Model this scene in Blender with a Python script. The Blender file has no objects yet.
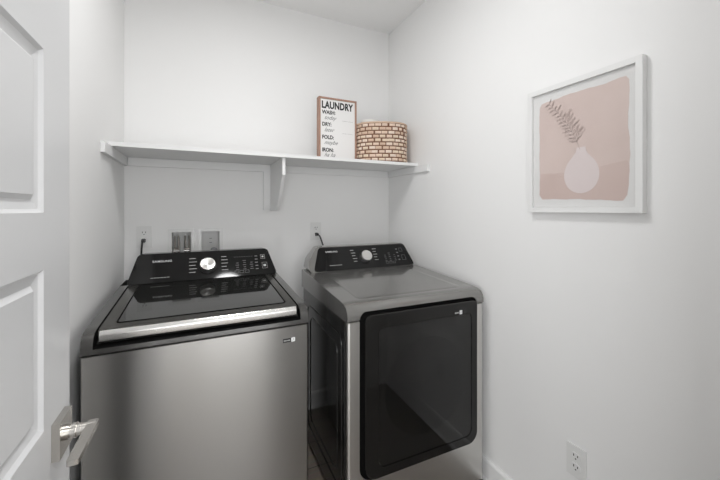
import bpy, bmesh, math, random
from mathutils import Vector, Matrix
random.seed(7)
S = bpy.context.scene
COL = S.collection

# ---------------------------------------------------------------- camera, world, lights, exposure
cam_data = bpy.data.cameras.new('camera')
cam_data.sensor_width = 36.0
cam_data.lens = 337.1 / 720 * 36
cam_data.shift_y = -30.8 / 720
cam_data.clip_start = 0.02
cam = bpy.data.objects.new('camera', cam_data)
COL.objects.link(cam)
cam.location = (0, 0, 1.289)
cam.rotation_euler = (math.radians(90), 0, math.radians(-25.47))
S.camera = cam

w = bpy.data.worlds.new('world'); S.world = w; w.use_nodes = True
w.node_tree.nodes['Background'].inputs[0].default_value = (0.9, 0.92, 1, 1)
w.node_tree.nodes['Background'].inputs[1].default_value = 0.3

def area(name, loc, target, size, power, color=(1, 1, 1), shape='DISK', sy=None):
    l = bpy.data.lights.new(name, 'AREA'); l.shape = shape; l.size = size
    if sy: l.size_y = sy
    l.energy = power; l.color = color
    o = bpy.data.objects.new(name, l); COL.objects.link(o); o.location = loc
    d = Vector(target) - Vector(loc)
    o.rotation_euler = d.to_track_quat('-Z', 'Y').to_euler()
    return o
area('room_ceiling_lamp', (0.25, 1.0, 2.515), (0.25, 1.0, 0), 0.30, 8.0)
area('hall_ceiling_lamp', (0.35, -0.75, 2.50), (0.35, -0.75, 0), 0.40, 16)
area('hall_fill_centre', (0.45, -1.25, 1.1), (0.1, 1.8, 1.3), 1.0, 12.5, (0.97, 0.985, 1), 'RECTANGLE', 1.6)  # added fill aimed straight back under the shelf, no window in the hall
area('hall_fill', (-0.75, -0.9, 1.05), (1.1, 0.9, 1.1), 1.1, 30, (0.97, 0.985, 1), 'RECTANGLE', 1.8)  # added fill from the hall side, lifts the right wall; not a real source

S.view_settings.view_transform = 'Standard'
S.view_settings.look = 'None'
S.view_settings.gamma = 1
S.view_settings.use_curve_mapping = False
S.view_settings.exposure = 0.12

# ---------------------------------------------------------------- materials
def mat(name, color, rough=0.5, metal=0.0, **kw):
    m = bpy.data.materials.new(name); m.use_nodes = True
    nt = m.node_tree; b = nt.nodes['Principled BSDF']
    b.inputs['Base Color'].default_value = (*color, 1)
    b.inputs['Roughness'].default_value = rough
    b.inputs['Metallic'].default_value = metal
    for k, v in kw.items():
        if k == 'coat': b.inputs['Coat Weight'].default_value = v
        if k == 'coat_rough': b.inputs['Coat Roughness'].default_value = v
        if k == 'spec': b.inputs['Specular IOR Level'].default_value = v
        if k == 'ior': b.inputs['IOR'].default_value = v
        if k == 'emit':
            b.inputs['Emission Color'].default_value = (1, 1, 1, 1)
            b.inputs['Emission Strength'].default_value = v
    if 'bump' in kw or 'vary' in kw:
        tc = nt.nodes.new('ShaderNodeTexCoord'); mp = nt.nodes.new('ShaderNodeMapping')
        mp.inputs['Scale'].default_value = kw.get('stretch', (1, 1, 1))
        nt.links.new(tc.outputs['Object'], mp.inputs['Vector'])
        n = nt.nodes.new('ShaderNodeTexNoise'); n.inputs['Scale'].default_value = kw.get('scale', 60)
        n.inputs['Detail'].default_value = 4
        nt.links.new(mp.outputs['Vector'], n.inputs['Vector'])
        if 'bump' in kw:
            bp = nt.nodes.new('ShaderNodeBump'); bp.inputs['Strength'].default_value = kw['bump']
            bp.inputs['Distance'].default_value = kw.get('dist', 0.002)
            nt.links.new(n.outputs['Fac'], bp.inputs['Height']); nt.links.new(bp.outputs['Normal'], b.inputs['Normal'])
        if 'vary' in kw:
            r = nt.nodes.new('ShaderNodeValToRGB')
            r.color_ramp.elements[0].position = .35; r.color_ramp.elements[1].position = .65
            r.color_ramp.elements[0].color = (*color, 1); r.color_ramp.elements[1].color = (*kw['vary'], 1)
            nt.links.new(n.outputs['Fac'], r.inputs['Fac']); nt.links.new(r.outputs['Color'], b.inputs['Base Color'])
    return m

M = {}
M['wall'] = mat('wall_paint', (0.88, 0.877, 0.87), 0.6, bump=0.08, scale=90, dist=0.001)
M['ceil'] = mat('ceiling_paint', (0.92, 0.917, 0.91), 0.8, bump=0.1, scale=60)
M['trim'] = mat('white_trim_paint', (0.83, 0.83, 0.825), 0.32)
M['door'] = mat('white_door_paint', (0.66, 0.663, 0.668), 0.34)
M['shelf'] = mat('white_shelf_paint', (0.83, 0.83, 0.825), 0.4)
M['plate'] = mat('white_plastic', (0.80, 0.80, 0.79), 0.35)
M['slot'] = mat('dark_slot', (0.02, 0.02, 0.02), 0.6)
M['nickel'] = mat('satin_nickel', (0.56, 0.54, 0.51), 0.25, 1.0)
M['chrome'] = mat('polished_chrome', (0.80, 0.79, 0.77), 0.2, 1.0)
M['black'] = mat('black_gloss', (0.006, 0.006, 0.006), 0.06, ior=1.36)
M['blackmatt'] = mat('black_plastic', (0.012, 0.012, 0.012), 0.4)
M['gap'] = mat('black_seal_gap_shade', (0.002, 0.002, 0.002), 0.8, spec=0.1)  # gasket black; also stands in for shade in the lid well and door gap
M['doorglass'] = mat('black_door_frame', (0.010, 0.0095, 0.009), 0.10, ior=1.42)
M['mark'] = mat('grey_print', (0.42, 0.42, 0.41), 0.5)
M['dimmark'] = mat('dim_grey_print', (0.16, 0.16, 0.16), 0.5)
M['white_print'] = mat('white_print', (0.8, 0.8, 0.8), 0.5)
M['wcap'] = mat('dark_grey_enamel', (0.085, 0.083, 0.080), 0.22, 0.55, coat=0.5, coat_rough=0.1)
M['dcap'] = mat('platinum_grey_enamel', (0.24, 0.235, 0.225), 0.20, 0.6, coat=0.6, coat_rough=0.08)
M['sidepanel'] = mat('black_side_enamel', (0.012, 0.012, 0.011), 0.13, 0.0, coat=0.2)
M['lidframe'] = mat('lid_frame_grey', (0.11, 0.107, 0.10), 0.2, 0.6)
M['lidglass'] = mat('smoked_lid_glass', (0.018, 0.018, 0.017), 0.04, ior=1.8)
M['cord'] = mat('black_rubber', (0.012, 0.012, 0.012), 0.5)
M['brass'] = mat('copper_grey_pipe', (0.30, 0.28, 0.26), 0.3, 0.9)
M['towel'] = mat('white_terry', (0.80, 0.78, 0.75), 0.95, bump=0.6, scale=300)
M['paper'] = mat('white_poster', (0.82, 0.81, 0.80), 0.6)
M['ink'] = mat('black_ink', (0.02, 0.02, 0.02), 0.7)
M['script'] = mat('grey_ink', (0.18, 0.18, 0.18), 0.7)
M['wood'] = mat('light_stained_wood', (0.33, 0.19, 0.14), 0.55, vary=(0.42, 0.26, 0.19), scale=14, stretch=(6, 6, 1))
M['frame'] = mat('white_frame', (0.82, 0.82, 0.81), 0.35)
M['mat'] = mat('picture_paper', (0.78, 0.775, 0.765), 0.8)
M['pink'] = mat('blush_wash', (0.66, 0.54, 0.50), 0.85, vary=(0.69, 0.57, 0.53), scale=7)
M['pinkdark'] = mat('deeper_blush_wash', (0.62, 0.49, 0.45), 0.85, vary=(0.65, 0.52, 0.48), scale=7)
M['vase'] = mat('pale_mauve_wash', (0.74, 0.655, 0.645), 0.85)
M['grass'] = mat('brown_mauve_ink', (0.52, 0.415, 0.38), 0.85)
M['lampglass'] = mat('lamp_diffuser', (0.9, 0.9, 0.9), 0.5, emit=4.0)

def steel(name, base, rough, aniso, arot):
    m = mat(name, base, rough, 1.0)
    nt = m.node_tree; b = nt.nodes['Principled BSDF']
    b.inputs['Anisotropic'].default_value = aniso; b.inputs['Anisotropic Rotation'].default_value = arot
    t = nt.nodes.new('ShaderNodeTangent'); t.direction_type = 'RADIAL'; t.axis = 'Z'
    nt.links.new(t.outputs['Tangent'], b.inputs['Tangent'])
    tc = nt.nodes.new('ShaderNodeTexCoord'); mp = nt.nodes.new('ShaderNodeMapping'); mp.inputs['Scale'].default_value = (3, 3, 500)
    n = nt.nodes.new('ShaderNodeTexNoise'); n.inputs['Scale'].default_value = 3; n.inputs['Detail'].default_value = 3
    nt.links.new(tc.outputs['Object'], mp.inputs['Vector']); nt.links.new(mp.outputs['Vector'], n.inputs['Vector'])
    mr = nt.nodes.new('ShaderNodeMapRange'); mr.inputs['To Min'].default_value = rough - .05; mr.inputs['To Max'].default_value = rough + .07
    nt.links.new(n.outputs['Fac'], mr.inputs['Value']); nt.links.new(mr.outputs['Result'], b.inputs['Roughness'])
    return m
M['steel'] = steel('brushed_steel', (0.40, 0.394, 0.382), 0.30, 0.75, 0.25)
M['steeltop'] = steel('brushed_steel_post', (0.62, 0.61, 0.59), 0.33, 0.6, 0.25)

def floor_mat():
    m = mat('wood_plank_floor', (0.1, 0.08, 0.07), 0.35); nt = m.node_tree; b = nt.nodes['Principled BSDF']
    tc = nt.nodes.new('ShaderNodeTexCoord'); br = nt.nodes.new('ShaderNodeTexBrick')
    br.inputs['Scale'].default_value = 1.0; br.inputs['Brick Width'].default_value = 1.2; br.inputs['Row Height'].default_value = 0.18
    br.inputs['Mortar Size'].default_value = 0.002
    br.inputs['Color1'].default_value = (0.20, 0.17, 0.145, 1); br.inputs['Color2'].default_value = (0.24, 0.205, 0.175, 1)
    br.inputs['Mortar'].default_value = (0.03, 0.025, 0.02, 1)
    n = nt.nodes.new('ShaderNodeTexNoise'); n.inputs['Scale'].default_value = 6
    mp = nt.nodes.new('ShaderNodeMapping'); mp.inputs['Scale'].default_value = (1, 12, 1)
    mx = nt.nodes.new('ShaderNodeMix'); mx.data_type = 'RGBA'; mx.blend_type = 'MULTIPLY'; mx.inputs[0].default_value = 0.5
    nt.links.new(tc.outputs['Object'], br.inputs['Vector']); nt.links.new(tc.outputs['Object'], mp.inputs['Vector'])
    nt.links.new(mp.outputs['Vector'], n.inputs['Vector'])
    nt.links.new(br.outputs['Color'], mx.inputs[6]); nt.links.new(n.outputs['Color'], mx.inputs[7])
    nt.links.new(mx.outputs[2], b.inputs['Base Color'])
    return m
M['floor'] = floor_mat()

def pane_mat(name, tint, f0, rough=0.02):
    m = bpy.data.materials.new(name); m.use_nodes = True; nt = m.node_tree
    for n in list(nt.nodes): nt.nodes.remove(n)
    out = nt.nodes.new('ShaderNodeOutputMaterial'); mix = nt.nodes.new('ShaderNodeMixShader')
    tr = nt.nodes.new('ShaderNodeBsdfTransparent'); tr.inputs[0].default_value = (*tint, 1)
    gl = nt.nodes.new('ShaderNodeBsdfGlossy'); gl.inputs['Roughness'].default_value = rough
    lw = nt.nodes.new('ShaderNodeLayerWeight'); lw.inputs['Blend'].default_value = 0.5
    pw_ = nt.nodes.new('ShaderNodeMath'); pw_.operation = 'POWER'; pw_.inputs[1].default_value = 5
    fr = nt.nodes.new('ShaderNodeMapRange'); fr.inputs['To Min'].default_value = f0; fr.inputs['To Max'].default_value = 1.0
    nt.links.new(lw.outputs['Facing'], pw_.inputs[0]); nt.links.new(pw_.outputs[0], fr.inputs['Value'])
    nt.links.new(fr.outputs[0], mix.inputs[0]); nt.links.new(tr.outputs[0], mix.inputs[1]); nt.links.new(gl.outputs[0], mix.inputs[2])
    nt.links.new(mix.outputs[0], out.inputs[0])
    return m
M['pane'] = pane_mat('picture_glass', (0.99, 0.99, 0.99), 0.02)
M['tint'] = pane_mat('tinted_glass', (0.6, 0.6, 0.6), 0.05, 0.04)

# ---------------------------------------------------------------- helpers
def link_mesh(name, bm, m, parent=None, smooth=35):
    me = bpy.data.meshes.new(name)
    bmesh.ops.recalc_face_normals(bm, faces=bm.faces[:])
    bm.to_mesh(me); bm.free()
    if smooth:
        for p in me.polygons: p.use_smooth = True
        me.set_sharp_from_angle(angle=math.radians(smooth))
    o = bpy.data.objects.new(name, me); COL.objects.link(o)
    for mm in (m if isinstance(m, list) else [m]): me.materials.append(mm)
    if parent: o.parent = parent
    return o

def tag(o, label=None, cat=None, group=None, kind=None):
    if label: o['label'] = label
    if cat: o['category'] = cat
    if group: o['group'] = group
    if kind: o['kind'] = kind
    return o

def thing(name, loc, rz, label, cat, group=None):
    o = bpy.data.objects.new(name, None); COL.objects.link(o); o.location = loc; o.rotation_euler = (0, 0, rz)
    o.empty_display_size = 0.1
    return tag(o, label, cat, group)

def bevel(bm, r, seg=2, minang=30, filt=None):
    if r <= 0: return
    es = []
    for e in bm.edges:
        if len(e.link_faces) == 2 and e.calc_face_angle(0) > math.radians(minang):
            if filt is None or filt(e): es.append(e)
    if es: bmesh.ops.bevel(bm, geom=es, offset=r, offset_type='OFFSET', segments=seg, profile=0.5, affect='EDGES', clamp_overlap=True)

def add_box(bm, x0, x1, y0, y1, z0, z1, mi=0):
    vs = [bm.verts.new(p) for p in [(x0,y0,z0),(x1,y0,z0),(x1,y1,z0),(x0,y1,z0),(x0,y0,z1),(x1,y0,z1),(x1,y1,z1),(x0,y1,z1)]]
    for f in [(0,3,2,1),(4,5,6,7),(0,1,5,4),(1,2,6,5),(2,3,7,6),(3,0,4,7)]:
        fc = bm.faces.new([vs[i] for i in f]); fc.material_index = mi
    return vs

def box(name, x0, x1, y0, y1, z0, z1, m, parent=None, bev=0.0, seg=2):
    bm = bmesh.new(); add_box(bm, x0, x1, y0, y1, z0, z1); bevel(bm, bev, seg)
    return link_mesh(name, bm, m, parent)

def add_loft(bm, A, B, mi=0):
    a = [bm.verts.new(p) for p in A]; b = [bm.verts.new(p) for p in B]; n = len(a)
    for i in range(n):
        f = bm.faces.new([a[i], a[(i+1) % n], b[(i+1) % n], b[i]]); f.material_index = mi
    f = bm.faces.new(list(reversed(a))); f.material_index = mi
    f = bm.faces.new(b); f.material_index = mi
    return a, b

def prism_x(prof, x0, x1):
    bm = bmesh.new(); add_loft(bm, [(x0, y, z) for y, z in prof], [(x1, y, z) for y, z in prof]); return bm

def rpoly(pts, r, n=6):
    """rounded polygon; r is one radius or one per corner"""
    out = []; N = len(pts)
    for i, p in enumerate(pts):
        rr = r[i] if isinstance(r, (list, tuple)) else r
        p = Vector(p); a = Vector(pts[i-1]) - p; b = Vector(pts[(i+1) % N]) - p
        if rr <= 0: out.append(tuple(p)); continue
        a.normalize(); b.normalize(); ang = a.angle(b); d = rr / math.tan(ang/2)
        c = p + (a + b).normalized() * (rr / math.sin(ang/2))
        s = p + a*d; e = p + b*d
        a0 = math.atan2(s.y-c.y, s.x-c.x); a1 = math.atan2(e.y-c.y, e.x-c.x)
        da = (a1 - a0 + math.pi) % (2*math.pi) - math.pi
        for k in range(n+1):
            t = a0 + da*k/n; out.append((c.x + rr*math.cos(t), c.y + rr*math.sin(t)))
    return out

def add_tube(bm, pts, r, n=10, mi=0):
    pts = [Vector(p) for p in pts]; rings = []
    up = Vector((0, 0, 1))
    for i, p in enumerate(pts):
        t = (pts[min(i+1, len(pts)-1)] - pts[max(i-1, 0)]).normalized()
        u = t.cross(up)
        if u.length < 1e-3: u = t.cross(Vector((0, 1, 0)))
        u.normalize(); v = t.cross(u)
        rr = r[i] if isinstance(r, (list, tuple)) else r
        rings.append([bm.verts.new(p + u*rr*math.cos(2*math.pi*k/n) + v*rr*math.sin(2*math.pi*k/n)) for k in range(n)])
    for a, b in zip(rings, rings[1:]):
        for k in range(n):
            f = bm.faces.new([a[k], a[(k+1) % n], b[(k+1) % n], b[k]]); f.material_index = mi
    f = bm.faces.new(rings[0]); f.material_index = mi
    f = bm.faces.new(rings[-1]); f.material_index = mi

def smooth_path(pts, n=6):
    P = [Vector(p) for p in pts]; P = [P[0]*2-P[1]] + P + [P[-1]*2-P[-2]]; out = []
    for i in range(1, len(P)-2):
        for k in range(n):
            t = k/n; a, b, c, d = P[i-1:i+3]
            out.append(0.5*((2*b) + (c-a)*t + (2*a-5*b+4*c-d)*t*t + (3*b-a-3*c+d)*t**3))
    out.append(P[-2]); return out

def lathe_y(name, prof, c, m, parent, n=40):
    """profile [(r, y)] revolved about an axis through c along -Y"""
    bm = bmesh.new(); rings = []
    for r, y in prof:
        rings.append([bm.verts.new((c[0]+r*math.cos(2*math.pi*k/n), c[1]+y, c[2]+r*math.sin(2*math.pi*k/n))) for k in range(n)])
    for a, b in zip(rings, rings[1:]):
        for k in range(n): bm.faces.new([a[k], a[(k+1) % n], b[(k+1) % n], b[k]])
    bm.faces.new(rings[0]); bm.faces.new(rings[-1])
    return link_mesh(name, bm, m, parent)

def text_mesh(name, body, size, m, parent, mtx, bold=0.0, shear=0.0, sx=1.0, ext=0.0003, space=1.0, align='LEFT'):
    cu = bpy.data.curves.new(name, 'FONT'); cu.body = body; cu.size = size; cu.offset = bold; cu.shear = shear
    cu.extrude = ext; cu.resolution_u = 3; cu.space_character = space; cu.align_x = align
    t = bpy.data.objects.new(name, cu); COL.objects.link(t)
    bpy.context.view_layer.update()
    dg = bpy.context.evaluated_depsgraph_get()
    me = bpy.data.meshes.new_from_object(t.evaluated_get(dg))
    bpy.data.objects.remove(t); bpy.data.curves.remove(cu)
    me.transform(mtx @ Matrix.Diagonal((sx, 1, 1, 1)))
    me.materials.clear(); me.materials.append(m)
    o = bpy.data.objects.new(name, me); COL.objects.link(o)
    if parent: o.parent = parent
    return o

def frame_mtx(origin, xdir, ydir):
    x = Vector(xdir).normalized(); y = Vector(ydir).normalized(); z = x.cross(y)
    m = Matrix((x, y, z)).transposed().to_4x4(); m.translation = Vector(origin); return m

def struct(o): o['kind'] = 'structure'; return o

# ---------------------------------------------------------------- room shell
XL, XR, YB, YF, ZC = -0.354, 1.240, 2.118, 0.130, 2.557
HX0, HX1, HY = -1.7, 2.4, -1.5
struct(box('floor', HX0, HX1, HY, YB+.2, -.05, 0, M['floor']))
struct(box('ceiling', HX0, HX1, HY, YB+.2, ZC, ZC+.05, M['ceil']))
struct(box('wall_left', XL-.1, XL, YF-.01, YB+.1, 0, ZC, M['wall']))
struct(box('wall_right', XR, XR+.1, YF-.01, YB+.1, 0, ZC, M['wall']))
# back wall with two recesses for the valve boxes
holes = [(-0.139, -0.041, 0.975, 1.163), (0.009, 0.107, 0.975, 1.163)]
bm = bmesh.new()
xs = [XL, holes[0][0], holes[0][1], holes[1][0], holes[1][1], XR]
for i in range(5):
    if i in (1, 3):
        add_box(bm, xs[i], xs[i+1], YB, YB+.1, 0, .975); add_box(bm, xs[i], xs[i+1], YB, YB+.1, 1.163, ZC)
    else: add_box(bm, xs[i], xs[i+1], YB, YB+.1, 0, ZC)
bmesh.ops.remove_doubles(bm, verts=bm.verts, dist=1e-5)
struct(link_mesh('wall_back', bm, M['wall'], smooth=0))
# front wall with the doorway
DX0, DX1, DZ = -0.262, 0.53, 2.06
bm = bmesh.new()
add_box(bm, XL, DX0, .012, YF, 0, ZC); add_box(bm, DX1, XR, .012, YF, 0, ZC); add_box(bm, DX0, DX1, .012, YF, DZ, ZC)
struct(link_mesh('wall_front', bm, M['wall'], smooth=0))
bm = bmesh.new()
add_box(bm, DX1-.016, DX1, .0, YF+.012, 0, DZ-.016); add_box(bm, DX0, DX1, .0, YF+.012, DZ-.016, DZ)
add_box(bm, DX1+.001, DX1+.057, YF, YF+.012, 0, DZ+.057); add_box(bm, DX0, DX1+.001, YF, YF+.012, DZ+.001, DZ+.057)
struct(link_mesh('trim_1', bm, M['trim'], smooth=0))
# hall behind the camera
struct(box('wall_hall_far', HX0, HX1, HY-.1, HY, 0, ZC, M['wall']))
struct(box('wall_hall_left', HX0-.1, HX0, HY, .012, 0, ZC, M['wall']))
struct(box('wall_hall_right', HX1, HX1+.1, HY, .012, 0, ZC, M['wall']))
struct(box('wall_hall_near_left', HX0, XL-.1, .012, .1, 0, ZC, M['wall']))
struct(box('wall_hall_near_right', XR+.1, HX1, .012, .1, 0, ZC, M['wall']))

def baseboard(name, a, b, nrm):
    """board 104 mm high from a to b with an eased top and a shoe at the floor"""
    prof = [(0, 0), (.020, 0), (.020, .012), (.014, .020), (.013, .092), (.009, .101), (.004, .104), (0, .104)]
    A = [(a[0]+nrm[0]*d, a[1]+nrm[1]*d, z) for d, z in prof]; B = [(b[0]+nrm[0]*d, b[1]+nrm[1]*d, z) for d, z in prof]
    bm = bmesh.new(); add_loft(bm, A, B); return struct(link_mesh(name, bm, M['trim'], smooth=20))
baseboard('baseboard_right', (XR, YF), (XR, YB), (-1, 0))
baseboard('baseboard_left', (XL, YF), (XL, YB), (1, 0))
baseboard('baseboard_back', (XL+.021, YB), (XR-.021, YB), (0, -1))
baseboard('baseboard_front', (DX1+.06, YF), (XR-.021, YF), (0, 1))
baseboard('baseboard_hall', (HX0, HY), (HX1, HY), (0, 1))

# flush ceiling lamp (above the picture's frame)
lamp = thing('ceiling_light', (0.25, 1.0, ZC), 0, 'round white flush ceiling light over the laundry room', 'light')
bm = bmesh.new(); add_tube(bm, [(0, 0, 0), (0, 0, -.02)], .17, 40); link_mesh('lamp_base', bm, M['trim'], lamp)
bm = bmesh.new(); add_tube(bm, [(0, 0, -.02), (0, 0, -.034)], [.155, .150], 40); link_mesh('lamp_diffuser', bm, M['lampglass'], lamp)

# ---------------------------------------------------------------- the open door
door = None
y0d, y1d, xf, xb = 0.150, 0.889, -0.243, -0.278
panels = [(.15, .425), (.524, .803), (.905, 1.184), (1.283, 1.566), (1.663, 1.93)]
py0, py1 = y0d+.128, y1d-.128
def door_face(bm, x, s):
    def q(pts):
        bm.faces.new([bm.verts.new((x + s*d, y, z)) for y, z, d in pts])
    def flat(a, b, c, d): q([(a, c, 0), (b, c, 0), (b, d, 0), (a, d, 0)])
    flat(y0d, py0, .012, 2.04); flat(py1, y1d, .012, 2.04)
    zs = [.012] + [v for p in panels for v in p] + [2.04]
    for i in range(0, len(zs), 2): flat(py0, py1, zs[i], zs[i+1])
    for z0, z1 in panels:
        rings = [(0, 0), (.006, -.006), (.022, -.010), (.030, -.0035), (.037, -.0035)]
        for (o0, d0), (o1, d1) in zip(rings, rings[1:]):
            R0 = [(py0+o0, z0+o0), (py1-o0, z0+o0), (py1-o0, z1-o0), (py0+o0, z1-o0)]
            R1 = [(py0+o1, z0+o1), (py1-o1, z0+o1), (py1-o1, z1-o1), (py0+o1, z1-o1)]
            for k in range(4):
                a, b = R0[k], R0[(k+1) % 4]; c, d = R1[(k+1) % 4], R1[k]
                q([(a[0], a[1], d0), (b[0], b[1], d0), (c[0], c[1], d1), (d[0], d[1], d1)])
        q([(R1[0][0], R1[0][1], d1), (R1[1][0], R1[1][1], d1), (R1[2][0], R1[2][1], d1), (R1[3][0], R1[3][1], d1)])
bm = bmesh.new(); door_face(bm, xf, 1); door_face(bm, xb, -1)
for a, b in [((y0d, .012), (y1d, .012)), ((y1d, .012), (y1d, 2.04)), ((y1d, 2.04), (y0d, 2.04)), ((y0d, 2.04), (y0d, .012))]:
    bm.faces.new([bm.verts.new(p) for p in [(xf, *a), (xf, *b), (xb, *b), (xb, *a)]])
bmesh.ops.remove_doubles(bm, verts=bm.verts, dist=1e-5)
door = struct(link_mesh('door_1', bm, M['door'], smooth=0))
door['label'] = 'open white panelled door along the left wall'
# lever handle: rosette > neck, lever
zc = .862; yc = .826
hm = box('door_handle', xf+.0003, xf+.0125, yc-.033, yc+.033, zc-.034, zc+.034, M['nickel'], door, .0012)
hm['label'] = 'satin nickel lever handle with square rosette'
bm = bmesh.new()
for x0, x1, r in [(.012, .018, .0140), (.018, .022, .0115), (.022, .029, .0138), (.029, .036, .0112)]:
    add_tube(bm, [(xf+x0, yc, zc), (xf+x1, yc, zc)], r, 24)
nk = link_mesh('handle_neck', bm, M['nickel'], hm)
bm = bmesh.new(); add_tube(bm, [(xf+.036, yc, zc), (xf+.059, yc, zc)], [.0098, .0098], 24)
bmesh.ops.transform(bm, matrix=Matrix.Identity(4), verts=bm.verts)
# flat blade along the door towards the hinge
A = rpoly([(xf+.044, yc+.010), (xf+.062, yc+.010), (xf+.060, .714), (xf+.043, .714)], [.002, .006, .002, .002], 4)
add_loft(bm, [(x, y, zc-.001) for x, y in A], [(x, y, zc+.0085) for x, y in A])
lv = link_mesh('handle_lever', bm, M['nickel'], hm)
bm = bmesh.new(); add_box(bm, xf-.029, xf-.006, y1d, y1d+.0015, zc-.028, zc+.028); add_box(bm, xf-.023, xf-.012, y1d, y1d+.009, zc-.012, zc+.012)
link_mesh('latch', bm, M['nickel'], door)
for zh in (.25, 1.05, 1.85):
    bm = bmesh.new(); add_tube(bm, [(xf+.004, y0d-.004, zh-.045), (xf+.004, y0d-.004, zh+.045)], .006, 12); link_mesh('hinge', bm, M['nickel'], door)

# ---------------------------------------------------------------- wall shelf
g = .0008
shelf = thing('wall_shelf', (0.443, YB, 1.516), 0, 'long white shelf on cleats running wall to wall above the machines', 'shelf')
sx, sy, sz = 0.443, YB, 1.516
def spart(name, x0, x1, y0, y1, z0, z1, bev=.0012): return box(name, x0-sx, x1-sx, y0-sy, y1-sy, z0-sz, z1-sz, M['shelf'], shelf, bev)
spart('shelf_board', XL+.001, XR-.001, 1.755, YB-.001, 1.560, 1.5775, .002)
spart('back_cleat', XL+.017, XR-.017, YB-.018, YB-.001, 1.516, 1.5592)
spart('side_cleat', XL+.001, XL+.016, 1.640, YB-.001, 1.516, 1.5592)
spart('side_cleat', XR-.016, XR-.001, 1.640, YB-.001, 1.516, 1.5592)
prof = [(YB-.020, 1.559), (1.772, 1.559), (1.772, 1.470), (1.80, 1.44), (1.845, 1.375), (1.885, 1.32), (1.925, 1.281), (YB-.020, 1.281)]
prof = [(y-sy, z-sz) for y, z in prof]
bm = prism_x(prof, .393-sx, .409-sx); bevel(bm, .001, 1)
br = link_mesh('shelf_bracket', bm, M['shelf'], shelf)
bm = bmesh.new(); add_box(bm, .352-sx, .450-sx, -.0195, -.001, 1.283-sz, 1.5155-sz); bevel(bm, .001, 1)
link_mesh('bracket_backplate', bm, M['shelf'], br)

# ---------------------------------------------------------------- outlets
def outlet(loc, rz, label, group=None):
    """duplex outlet; local x along the wall, -y out of the wall"""
    o = thing('wall_outlet', loc, rz, label, 'outlet', group)
    bm = bmesh.new(); add_box(bm, -.035, .035, -.0055, -.0006, -.057, .057); bevel(bm, .002, 2)
    link_mesh('cover_plate', bm, M['plate'], o)
    for s in (1, -1):
        P = rpoly([(-.0165, -.0145), (.0165, -.0145), (.0165, .0145), (-.0165, .0145)], .009, 5)
        bm = bmesh.new(); add_loft(bm, [(x, -.0056, z+s*.0195) for x, z in P], [(x*.97, -.0075, z*.97+s*.0195) for x, z in P])
        r = link_mesh('receptacle', bm, M['plate'], o)
        bm = bmesh.new()
        add_box(bm, -.0085, -.0055, -.0079, -.0070, s*.0195+.0005, s*.0195+.0085); add_box(bm, .0055, .0085, -.0079, -.0070, s*.0195+.001, s*.0195+.008)
        add_tube(bm, [(0, -.0079, s*.0195-.007), (0, -.0070, s*.0195-.007)], .0026, 10)
        link_mesh('slots', bm, M['slot'], r)
    bm = bmesh.new(); add_tube(bm, [(0, -.0056, 0), (0, -.0068, 0)], .0028, 12); link_mesh('screw', bm, M['plate'], o)
    return o
outlet((XR, .768, .370), math.radians(-90), 'white duplex outlet low on the right wall below the framed picture')
outlet((-.266, YB, 1.142), 0, 'white duplex outlet on the back wall behind the washer, black plug in it')
outlet((.688, YB, 1.146), 0, 'white duplex outlet on the back wall behind the dryer, black plug in it')

def power_cord(plug, path, label, group=None):
    o = thing('power_cord', plug, 0, label, 'power cord', group)
    bm = bmesh.new(); P = rpoly([(-.010, -.012), (.010, -.012), (.010, .010), (-.010, .010)], .006, 4)
    add_loft(bm, [(x, -.0085, z) for x, z in P], [(x*.7, -.038, z*.7) for x, z in P]); bevel(bm, .002, 1, 50)
    link_mesh('plug', bm, M['cord'], o)
    bm = bmesh.new(); add_tube(bm, smooth_path([(0, -.030, 0)] + path, 6), .0045, 10)
    link_mesh('cable', bm, M['cord'], o)
    return o
power_cord((-.268, YB, 1.123), [(-.001, -.044, -.012), (-.004, -.046, -.05), (-.004, -.040, -.10), (.010, -.035, -.30), (.010, -.035, -.55)],
           'black cord plugged into the outlet left of the valve boxes, dropping behind the washer')
power_cord((.690, YB, 1.126), [(.010, -.046, -.012), (.022, -.055, -.05), (.030, -.060, -.10), (.034, -.060, -.30), (.034, -.058, -.55)],
           'black cord plugged into the outlet behind the dryer, dropping behind its console')

# ---------------------------------------------------------------- valve boxes recessed in the back wall
def valve_box(cx, label):
    o = thing('washer_valve_box', (cx, YB, 1.069), 0, label, 'valve box', 'utility boxes above the washer')
    hw, hh = .0485, .0935
    bm = bmesh.new()   # flange ring
    O = rpoly([(-hw-.017, -hh-.017), (hw+.017, -hh-.017), (hw+.017, hh+.017), (-hw-.017, hh+.017)], .004, 2)
    I = rpoly([(-hw, -hh), (hw, -hh), (hw, hh), (-hw, hh)], .002, 2)
    n = len(O); y0, y1 = -.006, -.0008
    vo0 = [bm.verts.new((x, y1, z)) for x, z in O]; vo1 = [bm.verts.new((x, y0, z)) for x, z in O]
    vi0 = [bm.verts.new((x, y1, z)) for x, z in I]; vi1 = [bm.verts.new((x, y0, z)) for x, z in I]
    for k in range(n):
        j = (k+1) % n
        for q in ((vo0[k], vo0[j], vo1[j], vo1[k]), (vo1[k], vo1[j], vi1[j], vi1[k]), (vi1[k], vi1[j], vi0[j], vi0[k])): bm.faces.new(q)
    link_mesh('face_frame', bm, M['plate'], o)
    bm = bmesh.new(); D = .085; t = .002   # open-fronted tray
    add_box(bm, -hw, hw, D, D+t, -hh, hh)
    for a in [(-hw, -hw+t, 0, D, -hh, hh), (hw-t, hw, 0, D, -hh, hh), (-hw, hw, 0, D, hh-t, hh), (-hw, hw, 0, D, -hh, -hh+t)]: add_box(bm, *a)
    link_mesh('box_tray', bm, M['plate'], o, smooth=0)
    return o
vb = valve_box(-.090, 'recessed white valve box with metal hot and cold stub pipes behind the washer')
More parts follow.
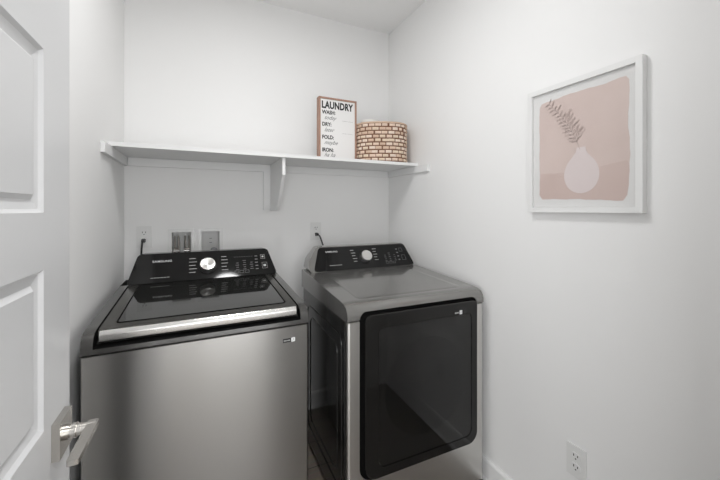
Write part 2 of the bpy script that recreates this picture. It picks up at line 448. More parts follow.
for sx_ in (-.026, .026):
    bm = bmesh.new()
    for dx in (-.0095, .0095):
        add_tube(bm, [(sx_+dx, .055, -.004), (sx_+dx, .055, .066), (sx_+dx, .055, .070)], [.0050, .0050, .0025], 14)
    link_mesh('arrestor_pipe', bm, M['brass'], vb)
    bm = bmesh.new(); add_tube(bm, [(sx_-.015, .052, -.008), (sx_+.015, .052, -.008)], .0095, 14)
    add_tube(bm, [(sx_, .052, -.015), (sx_, .052, -.075)], .009, 14); add_tube(bm, [(sx_, .052, -.014), (sx_, .018, -.014)], .006, 12)
    v = link_mesh('valve', bm, M['brass'], vb)
    bm = bmesh.new(); add_tube(bm, [(sx_-.017, .016, -.014), (sx_+.017, .016, -.014)], .0055, 12); link_mesh('valve_handle', bm, M['chrome'], v)
bm = bmesh.new(); add_box(bm, -.008, .008, .072, .083, -.03, .03); bevel(bm, .003, 2); link_mesh('centre_clip', bm, M['plate'], vb)
vd = valve_box(.058, 'recessed white drain box with a round grey cap, right of the pipe box')
bm = bmesh.new(); add_tube(bm, [(.018, .020, -.030), (.018, .020, -.014), (.018, .020, -.006), (.018, .020, -.001)], [.019, .019, .015, .006], 24)
link_mesh('drain_cap', bm, mat('grey_cap', (.22, .22, .23), .35), vd)
for z in (.045, .020): box('moulded_mark', -.004, .010, .0835, .0848, z, z+.003, M['script'], vd)

# ---------------------------------------------------------------- appliance builders
def console(root, name, out, yb, zb, yt, zt, yback, shellmat, face_mat, inset=.010):
    """leaning control console: shell lofted back from a rounded trapezoid face, and a gloss face panel"""
    d = Vector((0, yt-yb, zt-zb)); L = d.length; d.normalize(); nrm = Vector((0, -d.z, d.y))
    O = Vector((0, yb, zb))
    def P(x, t, h=0): return O + Vector((x, 0, 0)) + d*t + nrm*h
    bm = bmesh.new()
    F = [P(x, t*L) for x, t in out]
    cxx = sum(p.x for p in F)/len(F); Bk = [Vector((cxx+(p.x-cxx)*.975, yback, p.z)) for p in F]
    add_loft(bm, F, Bk); bevel(bm, .004, 2, 40)
    sh = link_mesh('control_console', bm, shellmat, root, 30)
    cx = sum(x for x, t in out)/len(out)
    F2 = [P(cx+(x-cx)*(1-inset), .5*L + (t-.5)*L*.94, .0004) for x, t in out]
    F3 = [P(cx+(x-cx)*(1-inset*1.3), .5*L + (t-.5)*L*.925, .0022) for x, t in out]
    bm = bmesh.new(); add_loft(bm, F2, F3)
    face = link_mesh('control_panel', bm, face_mat, sh, 30)
    return sh, face, P, d, nrm, L

def knob(root, P, d, nrm, x, t, r, tip, name='dial_knob'):
    bm = bmesh.new(); c = P(x, t, .0022); n = 48; rings = []
    u = Vector((1, 0, 0))
    for rr, h in [(r*1.16, 0), (r*1.16, .004), (r*1.08, .006)]:
        rings.append([bm.verts.new(c + nrm*h + (u*math.cos(2*math.pi*k/n) + d*math.sin(2*math.pi*k/n))*rr) for k in range(n)])
    for a, b in zip(rings, rings[1:]):
        for k in range(n): bm.faces.new([a[k], a[(k+1) % n], b[(k+1) % n], b[k]])
    bm.faces.new(rings[0]); bm.faces.new(rings[-1])
    base = link_mesh('knob_ring', bm, M['blackmatt'], root)
    bm = bmesh.new(); rings = []
    for rr, h in [(r*.96, .006), (r, .010), (r, .024), (r*.96, .0265), (r*.90, .0268), (r*.5, .0262), (.001, .0262)]:
        rings.append([bm.verts.new(c + nrm*h + (u*math.cos(2*math.pi*k/n) + d*math.sin(2*math.pi*k/n))*rr) for k in range(n)])
    for a, b in zip(rings, rings[1:]):
        for k in range(n): bm.faces.new([a[k], a[(k+1) % n], b[(k+1) % n], b[k]])
    bm.faces.new(rings[0]); bm.faces.new(rings[-1])
    return link_mesh(name, bm, tip, root)

def marks(face, P, items, mname, m):
    bm = bmesh.new()
    for x, t, w, h in items:
        add_loft(bm, [P(x, t, .0023), P(x+w, t, .0023), P(x+w, t+h, .0023), P(x, t+h, .0023)],
                 [P(x, t, .0027), P(x+w, t, .0027), P(x+w, t+h, .0027), P(x, t+h, .0027)])
    return link_mesh(mname, bm, m, face, 0)

def ring_marks(face, P, items, mname, m):
    bm = bmesh.new()
    for x, t, w, h in items:
        e = .0013
        for a in [(x, t, w, e), (x, t+h-e, w, e), (x, t, e, h), (x+w-e, t, e, h)]:
            X, T, W_, H_ = a
            add_loft(bm, [P(X, T, .0023), P(X+W_, T, .0023), P(X+W_, T+H_, .0023), P(X, T+H_, .0023)],
                     [P(X, T, .0027), P(X+W_, T, .0027), P(X+W_, T+H_, .0027), P(X, T+H_, .0027)])
    return link_mesh(mname, bm, m, face, 0)

def brushed_disc():
    """spun-metal dial: brightness fans out from anisotropic highlights"""
    m = mat('spun_aluminium', (0.42, 0.415, 0.40), 0.28, 1.0); nt = m.node_tree; b = nt.nodes['Principled BSDF']
    b.inputs['Anisotropic'].default_value = 0.85; b.inputs['Anisotropic Rotation'].default_value = 0.25
    t = nt.nodes.new('ShaderNodeTangent'); t.direction_type = 'RADIAL'; t.axis = 'Y'
    nt.links.new(t.outputs['Tangent'], b.inputs['Tangent'])
    return m
M['spun'] = brushed_disc()
M['knobgrey'] = mat('silver_knob', (0.62, 0.61, 0.60), 0.30, 0.8)

def boolean_diff(bm, cutter):
    ma = bpy.data.meshes.new('a'); bmesh.ops.recalc_face_normals(bm, faces=bm.faces[:]); bm.to_mesh(ma); bm.free()
    mb = bpy.data.meshes.new('b'); bmesh.ops.recalc_face_normals(cutter, faces=cutter.faces[:]); cutter.to_mesh(mb); cutter.free()
    a = bpy.data.objects.new('a', ma); b = bpy.data.objects.new('b', mb); COL.objects.link(a); COL.objects.link(b)
    mod = a.modifiers.new('cut', 'BOOLEAN'); mod.object = b; mod.operation = 'DIFFERENCE'; mod.solver = 'EXACT'
    bpy.context.view_layer.update(); dg = bpy.context.evaluated_depsgraph_get()
    me = bpy.data.meshes.new_from_object(a.evaluated_get(dg))
    bpy.data.objects.remove(a); bpy.data.objects.remove(b)
    out = bmesh.new(); out.from_mesh(me); bpy.data.meshes.remove(me); return out

W = .689
ROT = math.radians(0.2)
ROTD = math.radians(-0.8)
# ---------------------------------------------------------------- washer
washer = thing('washing_machine', (-.315, 1.238, 0), ROT,
               'brushed steel top-load washing machine with chrome lid handle, left of the dryer', 'washing machine')
bm = bmesh.new(); add_box(bm, .003, W-.003, .012, .700, .025, .850); link_mesh('cabinet', bm, M['sidepanel'], washer)
P_ = rpoly([(0, 0.022), (0, 0), (W, 0), (W, 0.022)], [0, .010, .010, 0], 6)
bm = bmesh.new(); add_loft(bm, [(x, y, .03) for x, y in P_], [(x, y, .8525) for x, y in P_])
fp = link_mesh('front_panel', bm, M['steel'], washer)
for fx in (.05, W-.05):
    for fy in (.06, .64):
        bm = bmesh.new(); add_tube(bm, [(fx, fy, 0.0005), (fx, fy, .026)], [.022, .016], 16); link_mesh('foot', bm, M['blackmatt'], washer)
# top cap with the lid well cut out of it
prof = [(.004, .8535), (-.001, .860), (.000, .878), (.005, .896), (.016, .910), (.034, .918), (.07, .922), (.56, .950), (.700, .950), (.700, .8535)]
bm = prism_x(prof, 0, W)
bevel(bm, .016, 5, 60, lambda e: all(abs(v.co.x) < 1e-6 or abs(v.co.x-W) < 1e-6 for v in e.verts) and not (e.verts[0].co.z < .858 and e.verts[1].co.z < .858) and abs(e.verts[0].co.x-e.verts[1].co.x) < 1e-6)
cp = [(-.05, .8730), (.045, .8740), (.070, .893), (.556, .927), (.556, 1.10), (-.05, 1.10)]
cut = prism_x(cp, .030, W-.030)
bevel(cut, .020, 6, 30, lambda e: abs(e.verts[0].co.x-e.verts[1].co.x) < 1e-6 and max(v.co.z for v in e.verts) < 1.0 and max(v.co.y for v in e.verts) < .1)
bm = boolean_diff(bm, cut)
for f in bm.faces:
    c = f.calc_center_median(); f.material_index = 0
    dz = .918 if c.y < .034 else (.918 + (c.y-.034)*.139 if c.y < .07 else .922 + (c.y-.07)*.0571)
    if .0299 <= c.x <= W-.0299 and c.z < dz-.002 and c.y > .001 and c.z > .868 and f.normal.y > -.6: f.material_index = 1  # shade of the lid recess painted in as near-black faces
cap = link_mesh('top_cap', bm, [M['wcap'], M['gap']], washer, 32)
# lid
prof = [(.034, .892), (.032, .906), (.036, .9145), (.050, .9205), (.552, .9485), (.552, .934), (.075, .903), (.05, .892)]
bm = prism_x(prof, .036, W-.036); bevel(bm, .003, 2, 50)
lid = link_mesh('lid', bm, M['lidframe'], washer, 30)
def LZ(y): return .9205 + (y-.050)*(.028/.502)
G = rpoly([(.078, .082), (W-.072, .082), (W-.072, .545), (.078, .545)], .012, 5)
bm = bmesh.new(); add_loft(bm, [(x, y, LZ(y)+.0003) for x, y in G], [(x, y, LZ(y)+.0016) for x, y in G])
lg = link_mesh('lid_glass', bm, M['lidglass'], lid, 20)
# gasket line round the glass
bm = bmesh.new(); pts = [Vector((x, y, LZ(y)+.0012)) for x, y in rpoly([(.074, .078), (W-.068, .078), (W-.068, .549), (.074, .549)], .014, 5)]
for a, b in zip(pts, pts[1:]+pts[:1]): add_tube(bm, [a, b], .0022, 6)
link_mesh('glass_seal', bm, M['gap'], lid)
# chrome handle strip at the front of the lid
H = rpoly([(.026, .884), (.034, .882), (.044, .915), (.034, .9165), (.025, .905)], [.004, .004, .001, .004, .006], 5)
bm = prism_x(H, .040, W-.040); bevel(bm, .008, 4, 60)
link_mesh('lid_handle', bm, mat('satin_chrome', (.78, .77, .75), .27, 1.0), lid, 40)
# console
out = rpoly([(.022, 0), (.672, 0), (.655, .30), (.632, 1.0), (.068, 1.0), (.040, .30)], [.014, .014, .20, .022, .022, .20], 6)
out = [(x, t) for x, t in rpoly([(.022, 0), (.689, 0), (.653, .153), (.056, .153)], [.020, .020, .022, .022], 7)]
out = [(x, t/.153) for x, t in out]
con, face, PW_, d, nrm, L = console(washer, 'console', out, .553, .946, .655, 1.074, .705, M['black'], M['black'])
def P(x, t, h=0): return PW_(x, t-.001, h)
text_mesh('brand_lettering', 'SAMSUNG', .0150, M['white_print'], face, frame_mtx(P(.116, .114, .0024), (1, 0, 0), d), .0001, 0, 1.15, .0002, 1.05)
marks(face, P, [(.114+i*.0130, .030 + (i % 2)*.0005, .011, .0028) for i in range(6)], 'panel_print', M['mark'])
rows = []
for i in range(5): rows.append((.272, .122-i*.019, .028 + .006*(i in (1, 3)), .0032))
marks(face, P, rows, 'cycle_names', M['mark']); rows = []
for i in range(5): rows.append((.418, .124-i*.019, .030 - .006*(i in (0, 3)), .0030))
marks(face, P, rows, 'cycle_names', M['mark'])
small = []
for cx_, n_ in ((.485, 4), (.520, 5), (.555, 4)):
    for i in range(n_): small.append((cx_+.003*(i % 2), .044+i*.0125, .016-.004*(i % 2), .0026))
for i in range(5): small.append((.582, .040+i*.019, .014, .0048))
for i in range(8): small.append((.480+i*.012, .118, .007, .0016))
for kk in sorted({int((q[0]-.47)/.03) for q in small if q[3] > .002}): marks(face, P, [q for q in small if int((q[0]-.47)/.03) == kk and q[3] > .002], 'option_names', M['dimmark'])
if any(q[3] < .002 for q in small): marks(face, P, [q for q in small if q[3] < .002], 'scale_marks', M['dimmark'])
for kk in [(.478, .024, .020, .015), (.502, .024, .020, .015), (.528, .024, .020, .015)]: ring_marks(face, P, [kk], 'option_key', M['dimmark'])
for kk in [(.612, .100, .022, .026), (.616, .042, .026, .036)]: ring_marks(face, P, [kk], 'power_key', M['mark'])
for kk in [(.618, .108, .010, .010), (.6225, .053, .013, .013)]: marks(face, P, [kk], 'key_symbol', M['mark'])
knob(con, P, d, nrm, .354, .076, .0345, M['spun'])
# small energy label on the front panel
bm = bmesh.new(); add_box(bm, .592, .622, -.0008, .0006, .797, .811); st = link_mesh('badge', bm, M['blackmatt'], fp, 0)
marks_b = bmesh.new()
for i in range(5): add_box(marks_b, .595+i*.005, .5985+i*.005, -.0011, -.0007, .8015, .8065)
link_mesh('badge_print', marks_b, M['mark'], st, 0)
bm = bmesh.new(); add_box(bm, .623, .637, -.0008, .0006, .797, .812); s2 = link_mesh('badge_square', bm, M['white_print'], fp, 0)
bm = bmesh.new(); add_box(bm, .626, .634, -.0011, -.0007, .801, .8035); add_box(bm, .628, .632, -.0011, -.0007, .8045, .809); link_mesh('badge_symbol', bm, M['mark'], s2, 0)

# ---------------------------------------------------------------- dryer
dryer = thing('clothes_dryer', (.511, 1.186, 0), ROTD,
              'grey clothes dryer with a large black glass front door, right of the washer', 'dryer')
P_ = rpoly([(0, 0.022), (0, 0), (W, 0), (W, 0.022)], [0, .012, .012, 0], 6)
# front panel of steel, with the door opening cut through panel and cap
DXa, DXb, DZa, DZb = .052, .6475, .214, .886
def door_outline(o=0.0, r=.062):
    return rpoly([(DXa+o, DZa+o), (DXb-o, DZa+o), (DXb-o, DZb-o), (DXa+o, DZb-o)], [r-o*.6, r-o*.6, .030-o*.4, .030-o*.4], 8)
def cutter():
    c = bmesh.new(); O = door_outline(); add_loft(c, [(x, -.08, z) for x, z in O], [(x, .016, z) for x, z in O]); return c
bm = bmesh.new(); add_loft(bm, [(x, y, .03) for x, y in P_], [(x, y, .8495) for x, y in P_])
bm = boolean_diff(bm, cutter()); link_mesh('front_panel', bm, M['steeltop'], dryer, 30)
bm = bmesh.new(); add_box(bm, .016, W-.006, .0235, .690, .025, .848); sd = link_mesh('cabinet', bm, M['sidepanel'], dryer)
bm = bmesh.new()   # pressed ribs on the visible side
def rib(yz, r=.0028): 
    pts = [Vector((.0155, y, z)) for y, z in yz]
    for a, b in zip(pts, pts[1:]): add_tube(bm, [a, b], r, 8)
rib(rpoly([(.10, .12), (.60, .12), (.60, .77), (.10, .77)], .04, 5) + [(.10, .16)])
rib(rpoly([(.15, .17), (.55, .17), (.55, .72), (.15, .72)], .04, 5) + [(.15, .21)])
rib([(.045, .03), (.045, .845)]); rib([(.065, .03), (.065, .845)])
link_mesh('pressed_ribs', bm, M['sidepanel'], sd)
for fx in (.06, W-.05):
    for fy in (.06, .63):
        bm = bmesh.new(); add_tube(bm, [(fx, fy, 0.0005), (fx, fy, .026)], [.022, .016], 16); link_mesh('foot', bm, M['blackmatt'], dryer)
# cap
prof = [(.004, .8505), (-.002, .858), (-.002, .874), (.003, .892), (.014, .905), (.034, .914), (.07, .918), (.575, .946), (.690, .946), (.690, .8505)]
bm = prism_x(prof, 0, W)
bevel(bm, .030, 6, 60, lambda e: all(abs(v.co.x) < 1e-6 or abs(v.co.x-W) < 1e-6 for v in e.verts) and max(v.co.z for v in e.verts) > .868 and min(v.co.z for v in e.verts) > .856 and abs(e.verts[0].co.x-e.verts[1].co.x) < 1e-6)
for v in bm.verts:   # the cap narrows a little towards the back
    if v.co.y > .3: v.co.x += (.5-v.co.x/W)*.010*(v.co.y-.3)/.39
bm = boolean_diff(bm, cutter())
dcap = link_mesh('top_cap', bm, M['dcap'], dryer, 32)
# shallow raised field on the cap
def DZ_(y): return .918 + (y-.07)*(.028/.505)
G0 = rpoly([(.075, .070), (W-.065, .070), (W-.085, .560), (.095, .560)], .03, 5)
G1 = rpoly([(.087, .082), (W-.077, .082), (W-.095, .560), (.105, .560)], .03, 5)
bm = bmesh.new(); add_loft(bm, [(x, y, DZ_(y)+.0002) for x, y in G0], [(x, y, DZ_(y)+.0030) for x, y in G1])
link_mesh('top_field', bm, M['dcap'], dcap, 20)
# door
bm = bmesh.new(); O = door_outline(.0005); add_loft(bm, [(x, .004, z) for x, z in O], [(x, .0155, z) for x, z in O])
link_mesh('door_surround', bm, M['gap'], dryer)  # near-black slab: shade of the gap round the door put into the colour
ddoor = thing('dryer_door', (0, 0, 0), 0, None, None); ddoor.parent = dryer
def rrl(x0, x1, z0, z1, rb, rt): return rpoly([(x0, z0), (x1, z0), (x1, z1), (x0, z1)], [rb, rb, rt, rt], 8)
O = rrl(.072, .640, .224, .872, .052, .022); I = rrl(.128, .606, .262, .817, .035, .022)
# frame with a hole for the window
bm = bmesh.new(); yf_, yb_ = -.014, .0035
Of = rrl(.0745, .6375, .2265, .8695, .050, .020)
n = len(O)
L0 = [bm.verts.new((x, yb_, z)) for x, z in O]; L1 = [bm.verts.new((x, yf_+.003, z)) for x, z in O]
L2 = [bm.verts.new((x, yf_, z)) for x, z in Of]; L3 = [bm.verts.new((x, yf_, z)) for x, z in I]; L4 = [bm.verts.new((x, -.006, z)) for x, z in I]
for A_, B_ in ((L0, L1), (L1, L2), (L2, L3), (L3, L4)):
    for k in range(n): bm.faces.new([A_[k], A_[(k+1) % n], B_[(k+1) % n], B_[k]])
link_mesh('door_frame', bm, M['doorglass'], ddoor, 40)
I2 = rrl(.1305, .6035, .2645, .8145, .033, .020)
bm = bmesh.new(); add_loft(bm, [(x, -.0135, z) for x, z in I2], [(x, -.0100, z) for x, z in I2]); link_mesh('door_window', bm, M['tint'], ddoor, 40)
# behind the window: dark liner with the round drum mouth
bm = bmesh.new(); O_ = rrl(.126, .608, .260, .819, .036, .024); add_loft(bm, [(x, -.0050, z) for x, z in O_], [(x, .003, z) for x, z in O_])
link_mesh('door_liner', bm, mat('dark_liner', (.06, .058, .055), .5), ddoor)
bm = bmesh.new(); n = 64; c = (.367, .54)
add_loft(bm, [(c[0]+.205*math.cos(2*math.pi*k/n), -.0054, c[1]+.205*math.sin(2*math.pi*k/n)) for k in range(n)],
         [(c[0]+.20*math.cos(2*math.pi*k/n), -.0070, c[1]+.20*math.sin(2*math.pi*k/n)) for k in range(n)])
link_mesh('drum_window', bm, mat('drum_dark', (.035, .034, .033), .4), ddoor)
bm = bmesh.new(); add_box(bm, .535, .549, -.0152, -.0141, .821, .838); s3 = link_mesh('door_badge', bm, M['white_print'], ddoor, 0)
bm = bmesh.new(); add_box(bm, .539, .545, -.0156, -.0151, .825, .829); add_box(bm, .540, .544, -.0156, -.0151, .831, .834); link_mesh('badge_symbol', bm, M['mark'], s3, 0)
bm = bmesh.new()
for i in range(4): add_box(bm, .509+i*.006, .5132+i*.006, -.0150, -.0141, .826, .832)
link_mesh('door_print', bm, M['mark'], ddoor, 0)
# console: grey shell wrapped round a black face
out = rpoly([(.012, 0), (.686, 0), (.656, .153), (.078, .153), (.026, .075)], [.022, .018, .028, .030, .07], 7)
out = [(x, t/.153) for x, t in out]
con, face, P, d, nrm, L = console(dryer, 'console', out, .562, .944, .654, 1.074, .715, M['dcap'], M['black'])
bpy.data.objects.remove(face)
fo = rpoly([(.038, .004), (.683, .004), (.651, .151), (.090, .151)], [.016, .018, .026, .026], 7)
bm = bmesh.new(); add_loft(bm, [P(x, t, .0004) for x, t in fo], [P(x, t, .0032) for x, t in fo]); bevel(bm, .0008, 1, 60)
face = link_mesh('control_panel', bm, M['black'], con, 30)
P0 = P
def P(x, t, h=0): return P0(x, t, h+.001)
text_mesh('brand_lettering', 'SAMSUNG', .0135, M['white_print'], face, frame_mtx(P(.126, .117, .0024), (1, 0, 0), d), .0001, 0, 1.15, .0002, 1.05)
marks(face, P, [(.135+i*.0125, .034, .0105, .0030) for i in range(6)], 'panel_print', M['mark'])
rows = []
for i in range(5): rows.append((.278+.002*i, .122-i*.018, .022 + .006*(i % 2), .0030))
marks(face, P, rows, 'cycle_names', M['mark']); rows = []
for i in range(5): rows.append((.422, .124-i*.018, .026 - .005*(i in (1, 3)), .0030))
marks(face, P, rows, 'cycle_names', M['mark'])
small = []
for cx_, n_ in ((.490, 4), (.520, 5), (.555, 4)):
    for i in range(n_): small.append((cx_+.003*(i % 2), .040+i*.0125, .014-.004*(i % 2), .0026))
for i in range(4): small.append((.582, .040+i*.024, .012, .0070))
for kk in sorted({int((q[0]-.47)/.03) for q in small if q[3] > .002}): marks(face, P, [q for q in small if int((q[0]-.47)/.03) == kk and q[3] > .002], 'option_names', M['dimmark'])
if any(q[3] < .002 for q in small): marks(face, P, [q for q in small if q[3] < .002], 'scale_marks', M['dimmark'])
for kk in [(.490, .022, .018, .013), (.514, .022, .018, .013), (.538, .022, .018, .013)]: ring_marks(face, P, [kk], 'option_key', M['dimmark'])
for kk in [(.606, .098, .022, .024), (.610, .040, .026, .034)]: ring_marks(face, P, [kk], 'power_key', M['dimmark'])
knob(con, P, d, nrm, .366, .074, .0330, M['knobgrey'])

# ---------------------------------------------------------------- sign on the shelf
ZS = 1.5783
sw, shh, sd_ = .245, .380, .042
sign = thing('laundry_sign', (.637, 1.900, ZS), 0, 'upright wood framed board reading LAUNDRY on the shelf, left of the basket', 'sign')
for a in [(0, .0100, 0, sd_, 0, shh), (sw-.0100, sw, 0, sd_, 0, shh)]:
    bm = bmesh.new(); add_box(bm, *a); bevel(bm, .0012, 1); link_mesh('frame_side', bm, M['wood'], sign)
for a in [(.0101, sw-.0101, 0, sd_, shh-.0100, shh), (.0101, sw-.0101, 0, sd_, 0, .0100)]:
    bm = bmesh.new(); add_box(bm, *a); bevel(bm, .0012, 1); link_mesh('frame_rail', bm, M['wood'], sign)
bm = bmesh.new(); add_box(bm, .0102, sw-.0102, .006, .012, .0102, shh-.0102); board = link_mesh('board', bm, M['paper'], sign, 0)
def st(name, s, x, z, size, m, **k):
    return text_mesh(name, s, size, m, board, frame_mtx((x, .0056, z), (1, 0, 0), (0, 0, 1)), ext=.0003, **k)
st('title_lettering', 'LAUNDRY', .018, .316, .058, M['ink'], bold=.0024, sx=.735, space=1.04)
for s, z in (('WASH:', .281), ('DRY:', .209), ('FOLD:', .132), ('IRON:', .056)):
    st('word_lettering', s, .021, z, .031, M['ink'], bold=.0011, sx=.88)
def script(s, z):
    st('script_lettering', s, .034, z, .034, M['script'], shear=.5, sx=.95, bold=0)
script('today', .249); script('later', .176); script('maybe', .100); script('ha ha', .026)
for z in (.248, .172): box('rule_line', .150, .222, .0053, .0059, z, z+.0008, M['script'], board)

# ---------------------------------------------------------------- woven basket
bx, by = 1.066, 1.930; A_, B_ = .169, .160; HB = .243
basket = thing('woven_basket', (bx, by, ZS), 0, 'natural woven basket at the right end of the shelf with white rolls in it', 'basket')
def sup(t, s=1.0, e=2.7):
    c, s_ = math.cos(t), math.sin(t); q = math.radians(-24)
    x, y = A_*s*math.copysign(abs(c)**(2/e), c), B_*s*math.copysign(abs(s_)**(2/e), s_)
    return (x*math.cos(q)-y*math.sin(q), x*math.sin(q)+y*math.cos(q))
# equal-arc sampling of the outline
N = 720; pl = [Vector(sup(2*math.pi*k/N)) for k in range(N)]; cum = [0]
for k in range(N): cum.append(cum[-1] + (pl[(k+1) % N]-pl[k]).length)
PER = cum[-1]
def arc(s):
    s = s % PER; lo, hi = 0, N
    while hi-lo > 1:
        m_ = (lo+hi)//2
        if cum[m_] <= s: lo = m_
        else: hi = m_
    f = (s-cum[lo])/max(1e-9, cum[lo+1]-cum[lo]); a = pl[lo % N]; b = pl[(lo+1) % N]
    p = a.lerp(b, f); tn = (b-a).normalized(); return p, Vector((tn.y, -tn.x))
bm = bmesh.new(); n = 96; rings = []
for off, z in [(-.02, 0.001), (0, .001), (0, HB-.004), (-.008, HB-.004), (-.008, .010)]:
    ring = []
    for k in range(n):
        p, nn = arc(PER*k/n); q = p + nn*(off-.004) ; ring.append(bm.verts.new((q.x, q.y, z)))
    rings.append(ring)
for a, b in zip(rings, rings[1:]):
    for k in range(n): bm.faces.new([a[k], a[(k+1) % n], b[(k+1) % n], b[k]])
bm.faces.new(rings[0]); bm.faces.new(rings[-1])
core = link_mesh('basket_core', bm, mat('basket_brown', (.20, .10, .06), .85), basket)
bm = bmesh.new(); NR, NB = 10, 26; rh = (HB-.010)/NR; bw = PER/NB
NM = 4
for r in range(NR):
    z0 = .003 + r*rh; drift = random.uniform(-.1, .1)
    for b in range(NB):
        hole = (r in (NR-2, NR-3)) and b in (hole_ids := (22, ))
        s0 = (b + (.5 if r % 2 else 0) + drift + random.uniform(-.05, .05))*bw; s1 = s0 + bw*random.uniform(.78, .92)
        if hole: s1 = s0 + bw*.5
        zz0 = z0 + .0030 + random.uniform(0, .0010); zz1 = z0 + rh - .0036 + random.uniform(-.0012, .0008)
        mi = random.randrange(NM); nsx, nsz = 5, 4; grid = []
        bul = random.uniform(.0045, .0070)
        for i in range(nsx+1):
            u = i/nsx; p, nn = arc(s0 + (s1-s0)*u); row = []
            for j in range(nsz+1):
                v = j/nsz; h = bul*(math.sin(math.pi*u)**.45)*(math.sin(math.pi*v)**.5) - .003
                q = p + nn*h; row.append(bm.verts.new((q.x, q.y, zz0 + (zz1-zz0)*v)))
            grid.append(row)
        for i in range(nsx):
            for j in range(nsz):
                f = bm.faces.new([grid[i][j], grid[i+1][j], grid[i+1][j+1], grid[i][j+1]]); f.material_index = mi
wm = [mat('seagrass_%s' % k, c, .75, bump=.3, scale=220) for k, c in zip(('pale', 'cream', 'tan', 'straw'), ((.78, .61, .49), (.82, .68, .57), (.68, .50, .38), (.76, .62, .48)))]
me = bpy.data.meshes.new('basket_weave'); bm.to_mesh(me); bm.free()
for p in me.polygons: p.use_smooth = True
for m_ in wm: me.materials.append(m_)
weave = bpy.data.objects.new('basket_weave', me); COL.objects.link(weave); weave.parent = basket
bm = bmesh.new(); n = 96
pts = [arc(PER*k/n) for k in range(n)]
ring = [[bm.verts.new((p.x+nn.x*(-.003+.0050*math.cos(a)), p.y+nn.y*(-.003+.0050*math.cos(a)), HB-.004+.0050*math.sin(a))) for a in [2*math.pi*j/8 for j in range(8)]] for p, nn in pts]
for k in range(n):
    for j in range(8): bm.faces.new([ring[k][j], ring[(k+1) % n][j], ring[(k+1) % n][(j+1) % 8], ring[k][(j+1) % 8]])
link_mesh('basket_rim', bm, wm[2], basket)

def towel_roll(x, y, r, h, ph, label):
    o = thing('paper_roll', (bx+x, by+y, ZS+.012), 0, label, 'roll', 'white rolls in the basket')
    bm = bmesh.new(); n = 40; rings = []
    for rr, z in [(r*.97, 0), (r, .006), (r, h-.012), (r*.985, h-.004), (r*.94, h), (r*.30, h), (r*.26, h-.02)]:
        rings.append([bm.verts.new((rr*math.cos(2*math.pi*k/n), rr*math.sin(2*math.pi*k/n), z)) for k in range(n)])
    for a, b in zip(rings, rings[1:]):
        for k in range(n): bm.faces.new([a[k], a[(k+1) % n], b[(k+1) % n], b[k]])
    bm.faces.new(rings[0]); bm.faces.new(rings[-1]); link_mesh('roll_body', bm, M['towel'], o)
    return o
towel_roll(-.070, .000, .0640, .264, 0, 'white roll standing in the basket on the shelf, left of the two')
towel_roll(.072, -.010, .0640, .262, 0, 'white roll standing in the basket on the shelf, right of the two')

# ---------------------------------------------------------------- framed picture on the right wall
PY0, PY1, PZ0, PZ1 = .555, .952, 1.277, 1.761
pic = thing('framed_picture', (XR, (PY0+PY1)/2, PZ0), math.radians(-90),
            'white framed blush print of a pale vase with dried grass on the right wall', 'picture')
pw = PY1-PY0; ph_ = PZ1-PZ0; hw = pw/2; fw, fd = .019, .026
# local x runs from the far edge (left in the photo) to the near edge, -y comes out of the wall
for a in [(-hw, -hw+fw, -fd, -.001, 0, ph_), (hw-fw, hw, -fd, -.001, 0, ph_)]:
    bm = bmesh.new(); add_box(bm, *a); bevel(bm, .001, 1); link_mesh('frame_side', bm, M['frame'], pic)
for a in [(-hw+fw+.0002, hw-fw-.0002, -fd, -.001, ph_-fw, ph_), (-hw+fw+.0002, hw-fw-.0002, -fd, -.001, 0, fw)]:
    bm = bmesh.new(); add_box(bm, *a); bevel(bm, .001, 1); link_mesh('frame_rail', bm, M['frame'], pic)
bm = bmesh.new(); add_box(bm, -hw+fw+.0003, hw-fw-.0003, -.015, -.003, fw+.0003, ph_-fw-.0003); art = link_mesh('print', bm, M['mat'], pic, 0)
def px(y): return (PY0+PY1)/2 - y
def pz(z): return z - PZ0
def flat(name, pts, y, m, th=.0003):
    bm = bmesh.new(); add_loft(bm, [(x, y, z) for x, z in pts], [(x, y-th, z) for x, z in pts]); return link_mesh(name, bm, m, art, 0)
def wobble(pts, amp, step=.006):
    o = []
    for k in range(len(pts)):
        a, b = Vector(pts[k]), Vector(pts[(k+1) % len(pts)]); n_ = max(1, int((b-a).length/step))
        for i in range(n_):
            p = a.lerp(b, i/n_); s = (p.x*37+p.y*23)
            w_ = amp*(math.sin(s*2.1)+.6*math.sin(s*5.3+1)+.3*math.sin(s*13+2)); nn = Vector((b-a).normalized()); o.append((p.x - nn.y*w_, p.y + nn.x*w_))
    return o
wash = [(px(.905), pz(1.345)), (px(.893), pz(1.328)), (px(.75), pz(1.325)), (px(.612), pz(1.316)), (px(.599), pz(1.335)), (px(.592), pz(1.46)), (px(.598), pz(1.56)), (px(.594), pz(1.70)), (px(.604), pz(1.715)), (px(.66), pz(1.709)), (px(.78), pz(1.712)), (px(.895), pz(1.704)), (px(.906), pz(1.69))]
flat('blush_field', wobble(wash, .0009), -.0151, M['pink'])
low = [(px(.9035), pz(1.345)), (px(.892), pz(1.3295)), (px(.75), pz(1.3265)), (px(.613), pz(1.3175)), (px(.601), pz(1.336)), (px(.594), pz(1.43)), (px(.60), pz(1.445)), (px(.70), pz(1.432)), (px(.80), pz(1.425)), (px(.9035), pz(1.428))]
flat('deeper_band', wobble(low, .0006), -.01545, M['pinkdark'])
vc = (px(.744), pz(1.416)); vs_ = []
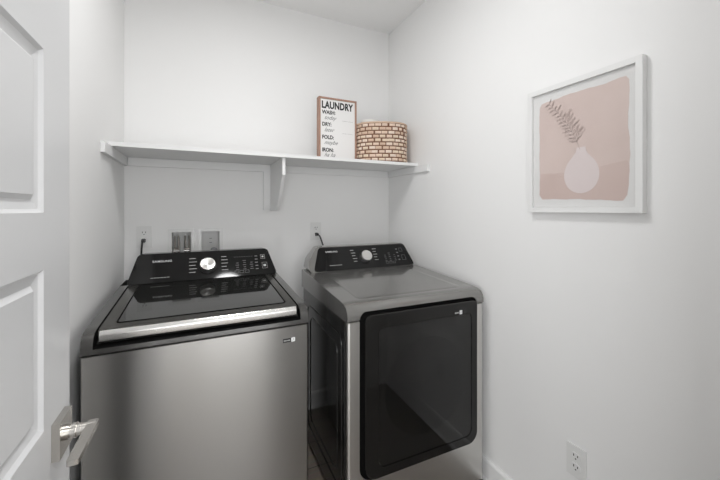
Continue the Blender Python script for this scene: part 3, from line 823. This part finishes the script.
for k in range(48):
    t = 2*math.pi*k/48; vs_.append((vc[0]+.061*math.cos(t)*(1-.06*math.sin(t)), vc[1]+.070*math.sin(t)))
vs_ = [p for p in vs_ if not (p[1] > vc[1]+.057 and abs(p[0]-vc[0]) < .036)]
neck = [(vc[0]+.026, vc[1]+.066), (vc[0]+.018, vc[1]+.078), (vc[0]+.016, vc[1]+.094), (vc[0]-.014, vc[1]+.094), (vc[0]-.018, vc[1]+.078), (vc[0]-.028, vc[1]+.066)]
idx = next(i for i, p in enumerate(vs_) if p[0] < vc[0] and p[1] > vc[1])
flat('painted_vase', vs_[:idx] + neck + vs_[idx:], -.0158, M['vase'])
bm = bmesh.new()
base = Vector((px(.748), pz(1.503))); tip = Vector((px(.868), pz(1.692)))
stem = [base.lerp(tip, t) + Vector((.018*math.sin(t*math.pi*.9), 0)) for t in [i/14 for i in range(15)]]
def line(pts, w):
    for a, b in zip(pts, pts[1:]):
        n_ = (b-a); n_ = Vector((-n_.y, n_.x)).normalized()*w
        q = [a-n_, b-n_, b+n_, a+n_]
        add_loft(bm, [(p.x, -.0161, p.y) for p in q], [(p.x, -.0164, p.y) for p in q])
line(stem, .0007)
random.seed(3)
for i in range(2, 15):
    for s in (-1, 1):
        for r in range(3):
            p = stem[i]; dr = (stem[min(i, 13)+1]-stem[min(i, 13)]).normalized()
            side = Vector((-dr.y, dr.x))*s; ln = (.036 if i < 9 else .026)*random.uniform(.5, 1.15)*(1.2 if s < 0 else .9)
            a1 = random.uniform(.35, .8)
            q1 = p + (dr*.9+side*a1).normalized()*ln*.5; q2 = p + (dr*.6+side*(a1+.5)).normalized()*ln
            line([p, q1, q2], .00045)
            for k in range(3):
                c = p.lerp(q2, .4+.2*k); line([c, c + (dr*.8+side*random.uniform(-.3, .9)).normalized()*ln*.25], .00035)
link_mesh('painted_grass', bm, M['grass'], art, 0)
bm = bmesh.new(); add_box(bm, -hw+fw+.0004, hw-fw-.0004, -.0205, -.0190, fw+.0004, ph_-fw-.0004); link_mesh('picture_glass', bm, M['pane'], pic, 0)
